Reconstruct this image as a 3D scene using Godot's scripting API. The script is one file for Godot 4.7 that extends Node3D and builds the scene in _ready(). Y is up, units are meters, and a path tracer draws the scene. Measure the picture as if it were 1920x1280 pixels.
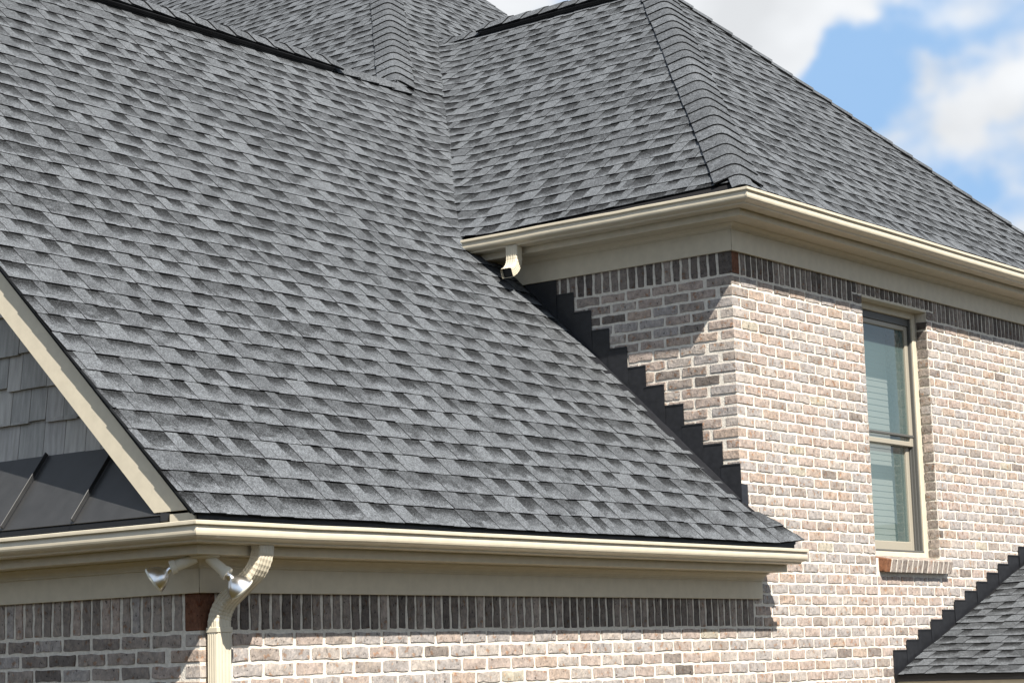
extends Node3D
# Brick house seen from its corner: a gabled wing (roof slope A, shake gable, metal pent roof), a taller
# hipped wing (slopes T and E) and the higher main roof behind.  x runs along the front walls, z out of them.

const X1 := 4.38            # corner of the hipped wing
const GROUND := -2.3
const PITCH := 0.06578      # brick course
const SA := 0.955           # roof pitches
const A0 := 0.745
const ST := 0.84
const EXPO := 0.137         # shingle exposure
const PAINT := Color(0.785, 0.75, 0.67)   # one cream paint for gutters, boards, mouldings and casings

var rng := RandomNumberGenerator.new()
var M := {}
var names := {}
var batch := 0.0
var house: Node3D

# ------------------------------------------------------------------ helpers
class MB:
	var v := PackedVector3Array()
	var n := PackedVector3Array()
	var t := PackedVector2Array()
	var c := PackedColorArray()
	var col := Color.WHITE
	func tri(a: Vector3, b: Vector3, d: Vector3, ua := Vector2.ZERO, ub := Vector2.ZERO, ud := Vector2.ZERO):
		var m := (b - a).cross(d - a)
		if m.length_squared() < 1e-16: return
		m = m.normalized()
		v.append(a); v.append(d); v.append(b)
		t.append(ua); t.append(ud); t.append(ub)
		for k in 3:
			n.append(m); c.append(col)
	func quad(a: Vector3, b: Vector3, d: Vector3, e: Vector3, ua := Vector2.ZERO, ub := Vector2.ZERO, ud := Vector2.ZERO, ue := Vector2.ZERO):
		tri(a, b, d, ua, ub, ud); tri(a, d, e, ua, ud, ue)
	func fan(p: Array):
		for i in range(1, p.size() - 1): tri(p[0], p[i], p[i + 1])
	func slab(p: Array, off: Vector3):      # polygon p (counter-clockwise from its front) thickened by off to the back
		fan(p)
		var q := []
		for x in p: q.push_front(x + off)
		fan(q)
		for i in p.size():
			var j := (i + 1) % p.size()
			quad(p[i], p[i] + off, p[j] + off, p[j])
	func box(a: Vector3, b: Vector3, ch := 0.0):
		var lo := Vector3(min(a.x, b.x), min(a.y, b.y), min(a.z, b.z))
		var hi := Vector3(max(a.x, b.x), max(a.y, b.y), max(a.z, b.z))
		chamfer(Transform3D(Basis(), (lo + hi) / 2), (hi - lo) / 2, ch, null, 0.0)
	func chamfer(x: Transform3D, h: Vector3, ch: float, r, jit: float):
		# box with chamfered edges; r jitters its corners
		var P := {}
		for sx in [-1, 1]:
			for sy in [-1, 1]:
				for sz in [-1, 1]:
					for k in 3:
						var p := Vector3(sx * (h.x - (0.0 if k == 0 else ch)), sy * (h.y - (0.0 if k == 1 else ch)), sz * (h.z - (0.0 if k == 2 else ch)))
						if r: p += Vector3(r.randf_range(-jit, jit), r.randf_range(-jit, jit), r.randf_range(-jit, jit) * 0.5)
						P[[sx, sy, sz, k]] = x * p
		for s in [-1, 1]:
			var f := []
			f = [P[[s, -1, -1, 0]], P[[s, 1, -1, 0]], P[[s, 1, 1, 0]], P[[s, -1, 1, 0]]]
			if s < 0: f.reverse()
			quad(f[0], f[1], f[2], f[3])
			f = [P[[-1, s, -1, 1]], P[[-1, s, 1, 1]], P[[1, s, 1, 1]], P[[1, s, -1, 1]]]
			if s < 0: f.reverse()
			quad(f[0], f[1], f[2], f[3])
			f = [P[[-1, -1, s, 2]], P[[1, -1, s, 2]], P[[1, 1, s, 2]], P[[-1, 1, s, 2]]]
			if s < 0: f.reverse()
			quad(f[0], f[1], f[2], f[3])
		if ch <= 0.0: return
		for s in [-1, 1]:
			for u in [-1, 1]:
				var e := []
				e = [P[[s, u, -1, 0]], P[[s, u, 1, 0]], P[[s, u, 1, 1]], P[[s, u, -1, 1]]]
				_q(e, x.basis * Vector3(s, u, 0))
				e = [P[[s, -1, u, 0]], P[[s, 1, u, 0]], P[[s, 1, u, 2]], P[[s, -1, u, 2]]]
				_q(e, x.basis * Vector3(s, 0, u))
				e = [P[[-1, s, u, 1]], P[[1, s, u, 1]], P[[1, s, u, 2]], P[[-1, s, u, 2]]]
				_q(e, x.basis * Vector3(0, s, u))
				for w in [-1, 1]:
					e = [P[[s, u, w, 0]], P[[s, u, w, 1]], P[[s, u, w, 2]]]
					if (e[1] - e[0]).cross(e[2] - e[0]).dot(x.basis * Vector3(s, u, w)) < 0: e.reverse()
					tri(e[0], e[1], e[2])
	func _q(e: Array, out: Vector3):
		if (e[1] - e[0]).cross(e[2] - e[0]).dot(out) < 0: e.reverse()
		quad(e[0], e[1], e[2], e[3])
	func add(o: MB, x: Transform3D, color: Color):
		var k := 0
		for p in o.v:
			v.append(x * p); n.append((x.basis * o.n[k]).normalized()); t.append(o.t[k]); c.append(color)
			k += 1
	func mesh(colored := false) -> ArrayMesh:
		var a := []
		a.resize(Mesh.ARRAY_MAX)
		a[Mesh.ARRAY_VERTEX] = v; a[Mesh.ARRAY_NORMAL] = n; a[Mesh.ARRAY_TEX_UV] = t
		if colored: a[Mesh.ARRAY_COLOR] = c
		var m := ArrayMesh.new()
		m.add_surface_from_arrays(Mesh.PRIMITIVE_TRIANGLES, a)
		return m

func title(parent: Node, called: String) -> String:
	var key := str(parent.get_instance_id()) + called
	var k: int = names.get(key, 0)
	names[key] = k + 1
	return called if k == 0 else "%s_%03d" % [called, k]

func node(parent: Node, called: String, label := "") -> Node3D:
	var o := Node3D.new()
	o.name = title(parent, called)
	parent.add_child(o)
	if label: o.set_meta("label", label)
	return o

func put(parent: Node, called: String, mesh: Mesh, mat: Material, label := "", kind := "") -> MeshInstance3D:
	var o := MeshInstance3D.new()
	o.name = title(parent, called)
	o.mesh = mesh
	o.material_override = mat
	parent.add_child(o)
	if label: o.set_meta("label", label)
	if kind: o.set_meta("kind", kind)
	return o

func mat(color: Color, rough: float, spec := 0.5, metal := 0.0) -> StandardMaterial3D:
	var m := StandardMaterial3D.new()
	m.albedo_color = color; m.roughness = rough; m.metallic_specular = spec; m.metallic = metal
	return m

func triplanar(m: StandardMaterial3D, tex: Texture2D, scale: float, bump: Texture2D = null, relief := 0.0):
	m.albedo_texture = tex
	m.uv1_triplanar = true; m.uv1_world_triplanar = true
	m.uv1_scale = Vector3.ONE * scale
	m.uv1_triplanar_sharpness = 8.0
	if bump:
		m.heightmap_enabled = true; m.heightmap_texture = bump; m.heightmap_scale = relief

# photo pixel -> direction, for the clouds only
func pixel_dir(cam: Camera3D, x: float, y: float) -> Vector3:
	var f := 640.0 / tan(deg_to_rad(cam.fov) / 2)
	return (cam.transform.basis * Vector3((x - 960) / f, -(y - 640) / f, -1)).normalized()

# ------------------------------------------------------------------ textures
func shingle_atlas() -> ImageTexture:
	# twelve strips of ceramic granules: 0-4 plain blends for the raised tabs, 5-10 blends with the factory-printed
	# dark granule band along the top of the exposed lower layer, 11 cut asphalt edge
	var W := 2048
	var H := 1024
	var d := PackedByteArray()
	d.resize(W * H * 3)
	var r := RandomNumberGenerator.new()
	r.seed = 5
	var nz := FastNoiseLite.new()
	nz.seed = 3; nz.frequency = 0.012; nz.fractal_octaves = 3
	var plain := [0.43, 0.40, 0.365, 0.335, 0.30]
	var blk := PackedFloat32Array()
	blk.resize(W / 2 + 1)
	var blk4 := PackedFloat32Array()
	blk4.resize(W / 4 + 1)
	for y in H:
		var row: int = mini(y / 84, 11)
		var f: float = float(y - row * 84) / 84.0          # 0 = top of the exposure in the image
		if y % 2 == 0:
			for k in blk.size(): blk[k] = r.randf_range(-1, 1)
		if y % 4 == 0:
			for k in blk4.size(): blk4[k] = r.randf_range(-1, 1)
		for x in W:
			var g := 0.0
			var lo := nz.get_noise_2d(x * 1.0, y * 2.0 + row * 500)
			if row < 5:
				g = plain[row] + 0.035 * lo
				if row == 3 or row == 4:                   # darker tabs with a lighter patch of granules at the butt
					var e: float = f + 0.5 * lo + r.randf_range(-0.12, 0.12)
					if e > 0.72: g = 0.42
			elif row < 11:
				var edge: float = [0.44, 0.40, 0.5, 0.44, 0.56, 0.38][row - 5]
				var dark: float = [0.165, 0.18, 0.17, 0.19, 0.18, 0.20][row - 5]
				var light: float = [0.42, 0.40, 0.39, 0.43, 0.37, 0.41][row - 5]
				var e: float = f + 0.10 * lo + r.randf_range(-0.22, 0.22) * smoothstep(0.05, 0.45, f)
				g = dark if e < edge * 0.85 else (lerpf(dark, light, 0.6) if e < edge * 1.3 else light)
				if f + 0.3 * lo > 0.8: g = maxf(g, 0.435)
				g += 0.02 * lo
			else:
				g = 0.13
			var amp := 0.065 if row < 11 else 0.02
			g += amp * 1.2 * r.randf_range(-1, 1) + amp * blk[x / 2] + amp * 0.95 * blk4[x / 4]
			if row < 11 and r.randf() < 0.03: g += 0.16
			var i := (y * W + x) * 3
			d[i] = int(clampf(g * 0.966, 0, 1) * 255); d[i + 1] = int(clampf(g * 1.0, 0, 1) * 255); d[i + 2] = int(clampf(g * 1.038, 0, 1) * 255)
	return ImageTexture.create_from_image(Image.create_from_data(W, H, false, Image.FORMAT_RGB8, d))

func brick_textures() -> Array:
	var S := 1024
	var d := PackedByteArray()
	d.resize(S * S * 3)
	var h := PackedByteArray()
	h.resize(S * S)
	var a := FastNoiseLite.new(); a.seed = 11; a.frequency = 0.011; a.fractal_octaves = 4
	var b := FastNoiseLite.new(); b.seed = 12; b.frequency = 0.05; b.fractal_octaves = 3
	var e := FastNoiseLite.new(); e.seed = 13; e.frequency = 0.022; e.fractal_octaves = 4
	var r := RandomNumberGenerator.new(); r.seed = 9
	for y in S:
		for x in S:
			var p := a.get_noise_2d(x, y)
			var q := b.get_noise_2d(x, y * 0.6)
			var s := e.get_noise_2d(x, y * 0.8)
			var g := 0.87 + 0.16 * p + 0.06 * q + r.randf_range(-0.03, 0.03)
			var c := Vector3(g, g, g)
			if s > 0.20: c = c.lerp(Vector3(1.0, 0.985, 0.96), clampf((s - 0.20) * 5.0, 0, 0.8))     # mortar smears
			if s < -0.42: c = c * lerpf(1.0, 0.6, clampf((-0.42 - s) * 6.0, 0, 1))                # dark kiln marks
			if p < -0.42: c = Vector3(c.x * 1.03, c.y * 0.92, c.z * 0.84)
			if q < -0.68: c *= 0.75                                                                 # pits
			var i := y * S + x
			for k in 3: d[i * 3 + k] = int(clampf(c[k], 0, 1) * 255)
			h[i] = int(clampf(0.55 + 0.35 * q + 0.2 * p + r.randf_range(-0.08, 0.08), 0, 1) * 255)
	return [ImageTexture.create_from_image(Image.create_from_data(S, S, false, Image.FORMAT_RGB8, d)),
		ImageTexture.create_from_image(Image.create_from_data(S, S, false, Image.FORMAT_L8, h))]

func mottle(seed_: int, freq: float, lo: float, hi: float, grain: float, streak := 1.0) -> ImageTexture:
	var S := 512
	var d := PackedByteArray()
	d.resize(S * S * 3)
	var a := FastNoiseLite.new(); a.seed = seed_; a.frequency = freq; a.fractal_octaves = 4
	var r := RandomNumberGenerator.new(); r.seed = seed_
	for y in S:
		for x in S:
			var g := lerpf(lo, hi, 0.5 + 0.7 * a.get_noise_2d(x, y * streak)) + r.randf_range(-grain, grain)
			var i := (y * S + x) * 3
			for k in 3: d[i + k] = int(clampf(g, 0, 1) * 255)
	return ImageTexture.create_from_image(Image.create_from_data(S, S, false, Image.FORMAT_RGB8, d))

func make_materials():
	var at := shingle_atlas()
	M.shingle = mat(Color(0.83, 0.83, 0.83), 0.95, 0.25)
	M.shingle.albedo_texture = at
	var bt := brick_textures()
	M.mortar = mat(Color(0.875, 0.85, 0.805), 0.95, 0.2)
	triplanar(M.mortar, mottle(21, 0.03, 0.88, 1.0, 0.05), 2.2, bt[1], 0.25)
	M.bricks = []
	# pink, light, lavender grey, tan, grey brown, cream, charcoal, orange
	for c in [Color(0.705, 0.65, 0.615), Color(0.725, 0.69, 0.66), Color(0.68, 0.655, 0.64), Color(0.71, 0.645, 0.595), Color(0.64, 0.60, 0.57), Color(0.73, 0.70, 0.64), Color(0.47, 0.44, 0.42), Color(0.47, 0.33, 0.265), Color(0.565, 0.53, 0.505), Color(0.41, 0.385, 0.37)]:
		var m := mat(c, 0.92, 0.25)
		triplanar(m, bt[0], 1.4, bt[1], 0.25)
		M.bricks.append(m)
	M.sill_end = mat(Color(0.55, 0.39, 0.30), 0.92, 0.25)
	triplanar(M.sill_end, bt[0], 1.4)
	M.brick_mass = mat(Color(1, 1, 1), 0.92, 0.25)
	triplanar(M.brick_mass, bt[0], 1.4, bt[1], 0.25)
	M.brick_mass.vertex_color_use_as_albedo = true
	M.trim = mat(PAINT, 0.5, 0.4)
	triplanar(M.trim, mottle(33, 0.015, 0.95, 1.0, 0.01), 1.5)
	M.gutter = mat(PAINT, 0.36, 0.5)
	triplanar(M.gutter, mottle(33, 0.015, 0.95, 1.0, 0.01), 1.1)
	M.black = mat(Color(0.10, 0.105, 0.115), 0.5, 0.4)
	M.flashing = mat(Color(0.14, 0.145, 0.16), 0.42, 0.5)
	triplanar(M.flashing, mottle(41, 0.02, 0.75, 1.0, 0.05), 1.8)
	M.metal = mat(Color(0.19, 0.193, 0.198), 0.5, 0.45)
	triplanar(M.metal, mottle(42, 0.012, 0.86, 1.0, 0.02), 1.3)
	M.shake = []
	for c in [Color(0.68, 0.67, 0.655), Color(0.64, 0.635, 0.62), Color(0.71, 0.70, 0.68)]:
		var m := mat(c, 0.8, 0.3)
		triplanar(m, mottle(43, 0.03, 0.84, 1.0, 0.04, 0.15), 2.0)
		M.shake.append(m)
	M.deck = mat(Color(0.12, 0.12, 0.125), 0.9, 0.2)
	M.vinyl = mat(Color(0.60, 0.575, 0.52), 0.4, 0.4)
	M.screen = mat(Color(0.33, 0.33, 0.32), 0.5, 0.4)
	M.blind = mat(Color(0.80, 0.83, 0.81), 0.6, 0.3)
	M.glass = mat(Color(0.34, 0.42, 0.415, 0.55), 0.03, 0.6)
	M.glass.transparency = BaseMaterial3D.TRANSPARENCY_ALPHA
	M.room = mat(Color(0.35, 0.34, 0.32), 0.9, 0.2)
	M.chrome = mat(Color(0.93, 0.93, 0.93), 0.28, 0.5, 1.0)
	M.lens = mat(Color(0.83, 0.83, 0.78), 0.25, 0.5)
	M.lamp_body = mat(Color(0.85, 0.83, 0.77), 0.5, 0.4)
	M.lawn = mat(Color(0.25, 0.215, 0.10), 1.0, 0.1)
	triplanar(M.lawn, mottle(51, 0.03, 0.6, 1.0, 0.15), 0.5)

# ------------------------------------------------------------------ sky
func make_sky(cam: Camera3D) -> Sky:
	var W := 3072
	var H := 1536
	var a := FastNoiseLite.new(); a.seed = 7; a.frequency = 2.3; a.fractal_octaves = 6; a.fractal_gain = 0.55
	var b := FastNoiseLite.new(); b.seed = 8; b.frequency = 9.0; b.fractal_octaves = 4
	var blobs := []
	for q in [[1380, 30, 120, 0.75], [1500, 40, 95, 0.7], [1600, 10, 80, 0.6], [1300, -40, 150, 0.6], [1440, 120, 55, 0.3], [1890, 100, 70, 0.6], [1850, 190, 60, 0.5], [1900, 270, 75, 0.65], [1790, 270, 50, 0.4], [1760, 130, 40, 0.4], [1930, 410, 40, 0.4], [930, -20, 110, 0.6],
			[1570, 160, 75, -0.75], [1650, 200, 65, -0.7], [1700, 60, 55, -0.65], [1620, 120, 60, -0.6], [1850, 380, 50, -0.45], [1740, 20, 40, -0.4], [1530, 215, 60, -0.5]]:
		blobs.append([pixel_dir(cam, q[0], q[1]), q[2] / 3912.0, q[3]])
	var view := pixel_dir(cam, 1600, 200)
	var d := PackedFloat32Array()
	d.resize(W * H * 3)
	for y in H:
		var el := PI * 0.5 - PI * (y + 0.5) / H
		for x in W:
			var i := (y * W + x) * 3
			if el < -0.03:
				d[i] = 0.30; d[i + 1] = 0.33; d[i + 2] = 0.30
				continue
			var az := (float(x) + 0.5) / W * TAU
			var dir := Vector3(sin(az) * cos(el), sin(el), -cos(az) * cos(el))
			var k := a.get_noise_3d(dir.x, dir.y * 1.8, dir.z) * 0.9 + 0.24
			if dir.dot(view) > 0.93:
				var wd := dir + Vector3(b.get_noise_3d(dir.x * 2, dir.y * 2, dir.z * 2), b.get_noise_3d(dir.x * 2 + 9, dir.y * 2, dir.z * 2), b.get_noise_3d(dir.x * 2, dir.y * 2 + 9, dir.z * 2)) * 0.030
				for q in blobs:
					var r2: float = wd.distance_squared_to(q[0]) / (q[1] * q[1])
					if r2 < 9.0: k += q[2] * exp(-r2)
				k += 0.55 * b.get_noise_3d(dir.x * 1.6, dir.y * 2.4, dir.z * 1.6) + 0.3 * b.get_noise_3d(dir.x * 5.0, dir.y * 7.0, dir.z * 5.0)
			var cl := smoothstep(-0.35, 0.75, k)
			var h := clampf(1.0 - el / 1.3, 0, 1)
			var sky := Vector3(0.27, 0.49, 0.85).lerp(Vector3(0.40, 0.68, 1.06), h * h)
			var cloud := Vector3(0.97, 0.985, 1.0) * (0.90 + 0.22 * clampf(b.get_noise_3d(dir.z * 1.3, dir.x * 1.3, dir.y * 2.0) + 0.35, 0, 1))
			var c := sky.lerp(cloud, clampf(0.06 + cl * 0.9, 0, 1))
			d[i] = c.x; d[i + 1] = c.y; d[i + 2] = c.z
	var img := Image.create_from_data(W, H, false, Image.FORMAT_RGBF, d.to_byte_array())
	var pm := PanoramaSkyMaterial.new()
	pm.panorama = ImageTexture.create_from_image(img)
	var s := Sky.new()
	s.sky_material = pm
	return s

# ------------------------------------------------------------------ roofs
func roof_a(z: float) -> float: return A0 - SA * z

func uv_row(row: int, s: float, f: float, off: float) -> Vector2:
	# s metres along the strip, f 0 (butt) .. 1 (top of the exposure)
	return Vector2(s * 600.0 / 2048.0 + off, (row * 84 + 3 + (1.0 - f) * 78.0) / 1024.0)

func clip(poly: Array, hp: Array) -> Array:
	var p := poly
	for h in hp:                       # keep h.x*u + h.y*v <= h.z
		var q := []
		for i in p.size():
			var a: Vector2 = p[i]
			var b: Vector2 = p[(i + 1) % p.size()]
			var da: float = h.x * a.x + h.y * a.y - h.z
			var db: float = h.x * b.x + h.y * b.y - h.z
			if da <= 0: q.append(a)
			if (da < 0 and db > 0) or (da > 0 and db < 0): q.append(a + (b - a) * (da / (da - db)))
		p = q
		if p.size() < 3: return []
	return p

func half(o: Vector3, u: Vector3, v: Vector3, p: Vector3, q: Vector3, inside: Vector3) -> Vector3:
	var a := Vector2((p - o).dot(u), (p - o).dot(v))
	var b := Vector2((q - o).dot(u), (q - o).dot(v))
	var c := Vector2((inside - o).dot(u), (inside - o).dot(v))
	var nn := Vector2(-(b - a).y, (b - a).x).normalized()
	var k := nn.dot(a)
	if nn.dot(c) > k: nn = -nn; k = -k
	return Vector3(nn.x, nn.y, k)

# one slope of laminated shingles: every shingle is a strip about a metre long with raised and recessed tabs
func shingles(slope: Node3D, o: Vector3, u: Vector3, v: Vector3, courses: Vector2i, urange: Vector2, bounds: Callable, skew: float, lift = null):
	var n := u.cross(v).normalized()
	if n.y < 0: n = -n
	var flip := u.cross(v).dot(n) < 0
	var stag := rng.randf() * 0.9
	for i in range(courses.x, courses.y):
		var hp: Array = bounds.call(i * EXPO, (i + 1) * EXPO)
		stag = fposmod(stag + 0.16 + rng.randf() * 0.22, 0.96)
		var s := urange.x - stag
		while s < urange.y:
			var mb := MB.new()
			var e := s + 0.96
			var vj := rng.randf_range(-0.0022, 0.0022)
			var tiltj := rng.randf_range(-0.0015, 0.0015)
			var x := s
			var high := rng.randf() < 0.5
			batch = rng.randf_range(-0.22, 0.22)       # each shingle comes from a slightly different blend
			while x < e - 0.001:
				var w := rng.randf_range(0.06, 0.15) if high else rng.randf_range(0.07, 0.155)
				var xe := minf(x + w, e)
				if e - xe < 0.05: xe = e
				_tab(mb, o, u, v, n, flip, hp, x, xe, i, vj + tiltj * (x - s), high, skew, lift)
				x = xe
				high = not high
			if mb.v.size() > 0: put(slope, "shingle", mb.mesh(), M.shingle)
			s = e

func _tab(mb: MB, o: Vector3, u: Vector3, v: Vector3, n: Vector3, flip: bool, hp: Array, x0: float, x1: float, i: int, vj: float, high: bool, skew: float, lift):
	var v0 := i * EXPO + vj
	var v1 := (i + 1) * EXPO + 0.012
	var ka := rng.randf_range(-0.003, 0.003)
	var kb := rng.randf_range(-0.003, 0.003)
	var poly := clip([Vector2(x0 + ka, v0), Vector2(x1 + kb, v0), Vector2(x1 - kb, v1), Vector2(x0 - ka, v1)], hp)
	if poly.size() < 3: return
	var h0 := (0.0092 if high else 0.0066) + rng.randf_range(-0.0008, 0.0014)
	var h1 := 0.0028 if high else 0.0004
	var row := 0
	var k := clampf(rng.randf() + batch, 0, 1)
	if high: row = 0 if k < 0.24 else (1 if k < 0.46 else (2 if k < 0.68 else (3 if k < 0.86 else 4)))
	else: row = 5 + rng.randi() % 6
	var off := rng.randf()
	var top := []
	var low := []
	var uvs := []
	for p in poly:
		var f: float = clampf((p.y - v0) / (v1 - v0), 0, 1)
		var hh: float = lerpf(h0, h1, f)
		if lift != null: hh += lift.call(p.x, p.y)
		var at: Vector3 = o + u * p.x + v * p.y
		top.append(at + n * hh)
		low.append(at + n * (hh - 0.0095))
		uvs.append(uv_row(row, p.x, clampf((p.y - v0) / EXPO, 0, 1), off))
	var blackuv := uv_row(11, 0.3, 0.5, off)
	var sideuv := uv_row(6, 0.3, 0.97, off)
	for j in range(1, poly.size() - 1):
		if flip: mb.tri(top[0], top[j + 1], top[j], uvs[0], uvs[j + 1], uvs[j])
		else: mb.tri(top[0], top[j], top[j + 1], uvs[0], uvs[j], uvs[j + 1])
	for j in poly.size():
		var q := (j + 1) % poly.size()
		if absf(poly[j].y - v1) < 1e-5 and absf(poly[q].y - v1) < 1e-5: continue
		var ed: Vector2 = (poly[q] - poly[j]).normalized()
		if absf(ed.x) > 0.15 and absf(ed.y) > 0.15 and skew < 0.5: continue       # cut at a valley or hip: lies flat on the next slope
		var eu := blackuv if absf(ed.y) < 0.15 else sideuv
		if flip: mb.quad(top[q], low[q], low[j], top[j], eu, eu, eu, eu)
		else: mb.quad(top[j], low[j], low[q], top[q], eu, eu, eu, eu)

# bent cap shingles from p0 up to p1 over the edge between two planes
func caps(parent: Node3D, p0: Vector3, p1: Vector3, na: Vector3, nb: Vector3, w: float, e: float, raise: float, short_first := false):
	var d := (p1 - p0).normalized()
	var fa := na.cross(d).normalized()
	if fa.y > 0: fa = -fa
	var fb := nb.cross(d).normalized()
	if fb.y > 0: fb = -fb
	var up := (na + nb).normalized()
	var L := (p1 - p0).length()
	var s := 0.0
	while s < L - 0.02:
		var mb := MB.new()
		var len_ := minf(e + 0.03, L - s)
		var prof := []                      # cross-section, from one flange over the bend to the other
		var wj := (w if s > 0.0 or not short_first else w * 0.42) + rng.randf_range(-0.004, 0.004)
		for q in [[fa, wj], [fa, 0.055], [fa, 0.024]]: prof.append([q[0] * q[1], na])
		prof[2][0] += -up * 0.002
		prof.append([-up * 0.010, up])
		for q in [[fb, 0.024], [fb, 0.055], [fb, wj]]: prof.append([q[0] * q[1], nb])
		prof[4][0] += -up * 0.002
		var row: int = [1, 2, 2, 2, 3, 1][rng.randi() % 6]
		if row == 3: row = 2
		var off := rng.randf()
		var B := []
		var T := []
		var Bl := []
		var hb := raise + 0.020 + rng.randf_range(-0.001, 0.002)
		var sj := rng.randf_range(-0.007, 0.007)
		for q in prof:
			B.append(p0 + d * (s + sj) + q[0] + q[1] * hb)
			T.append(p0 + d * (s + len_) + q[0] + q[1] * (raise + 0.009))
			Bl.append(p0 + d * (s + sj) + q[0] + q[1] * (hb - 0.010))
		var Tl := []
		for k in prof.size(): Tl.append(T[k] - prof[k][1] * 0.012)
		var bu := uv_row(11, 0.2, 0.5, off)
		for k in prof.size() - 1:
			var s0 := k * 0.05
			var out: Vector3 = prof[k][1] + prof[k + 1][1]
			var qd := [B[k], B[k + 1], T[k + 1], T[k]]
			var ud := [uv_row(row, s0, 0.1, off), uv_row(row, s0 + 0.05, 0.1, off), uv_row(row, s0 + 0.05, 0.9, off), uv_row(row, s0, 0.9, off)]
			if (qd[1] - qd[0]).cross(qd[2] - qd[0]).dot(out) < 0:
				qd.reverse(); ud.reverse()
			mb.quad(qd[0], qd[1], qd[2], qd[3], ud[0], ud[1], ud[2], ud[3])
			mb.quad(B[k], Bl[k], Bl[k + 1], B[k + 1], bu, bu, bu, bu)
		for k in [0, prof.size() - 1]:
			mb.quad(B[k], T[k], Tl[k] - prof[k][1] * 0.004, Bl[k] - prof[k][1] * 0.006, bu, bu, bu, bu)
		put(parent, "cap_shingle", mb.mesh(), M.shingle)
		s += e

func vent(parent: Node3D, p0: Vector3, p1: Vector3, na: Vector3, nb: Vector3, w: float, h: float):
	var d := (p1 - p0).normalized()
	var fa := na.cross(d).normalized()
	if fa.y > 0: fa = -fa
	var fb := nb.cross(d).normalized()
	if fb.y > 0: fb = -fb
	var mb := MB.new()
	for q in [[fa, na], [fb, nb]]:
		var f: Vector3 = q[0]
		var n: Vector3 = q[1]
		for lay in 3:                                   # three stacked louvre lips
			var y0 := h * lay / 3.0
			var y1 := h * (lay + 0.78) / 3.0
			var ww := w - 0.004 * (lay % 2)
			mb.slab([p0 + f * ww + n * y0, p0 + f * ww + n * y1, p1 + f * ww + n * y1, p1 + f * ww + n * y0], -f * ww * 0.9)
	put(parent, "ridge_vent", mb.mesh(), M.black)

func deck(slope: Node3D, pts: Array, n: Vector3):
	var mb := MB.new()
	var p := []
	for q in pts: p.append(q - n * 0.010)
	if (p[1] - p[0]).cross(p[2] - p[0]).dot(n) < 0: p.reverse()
	mb.slab(p, -n * 0.02)
	put(slope, "roof_deck", mb.mesh(), M.deck)

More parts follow.
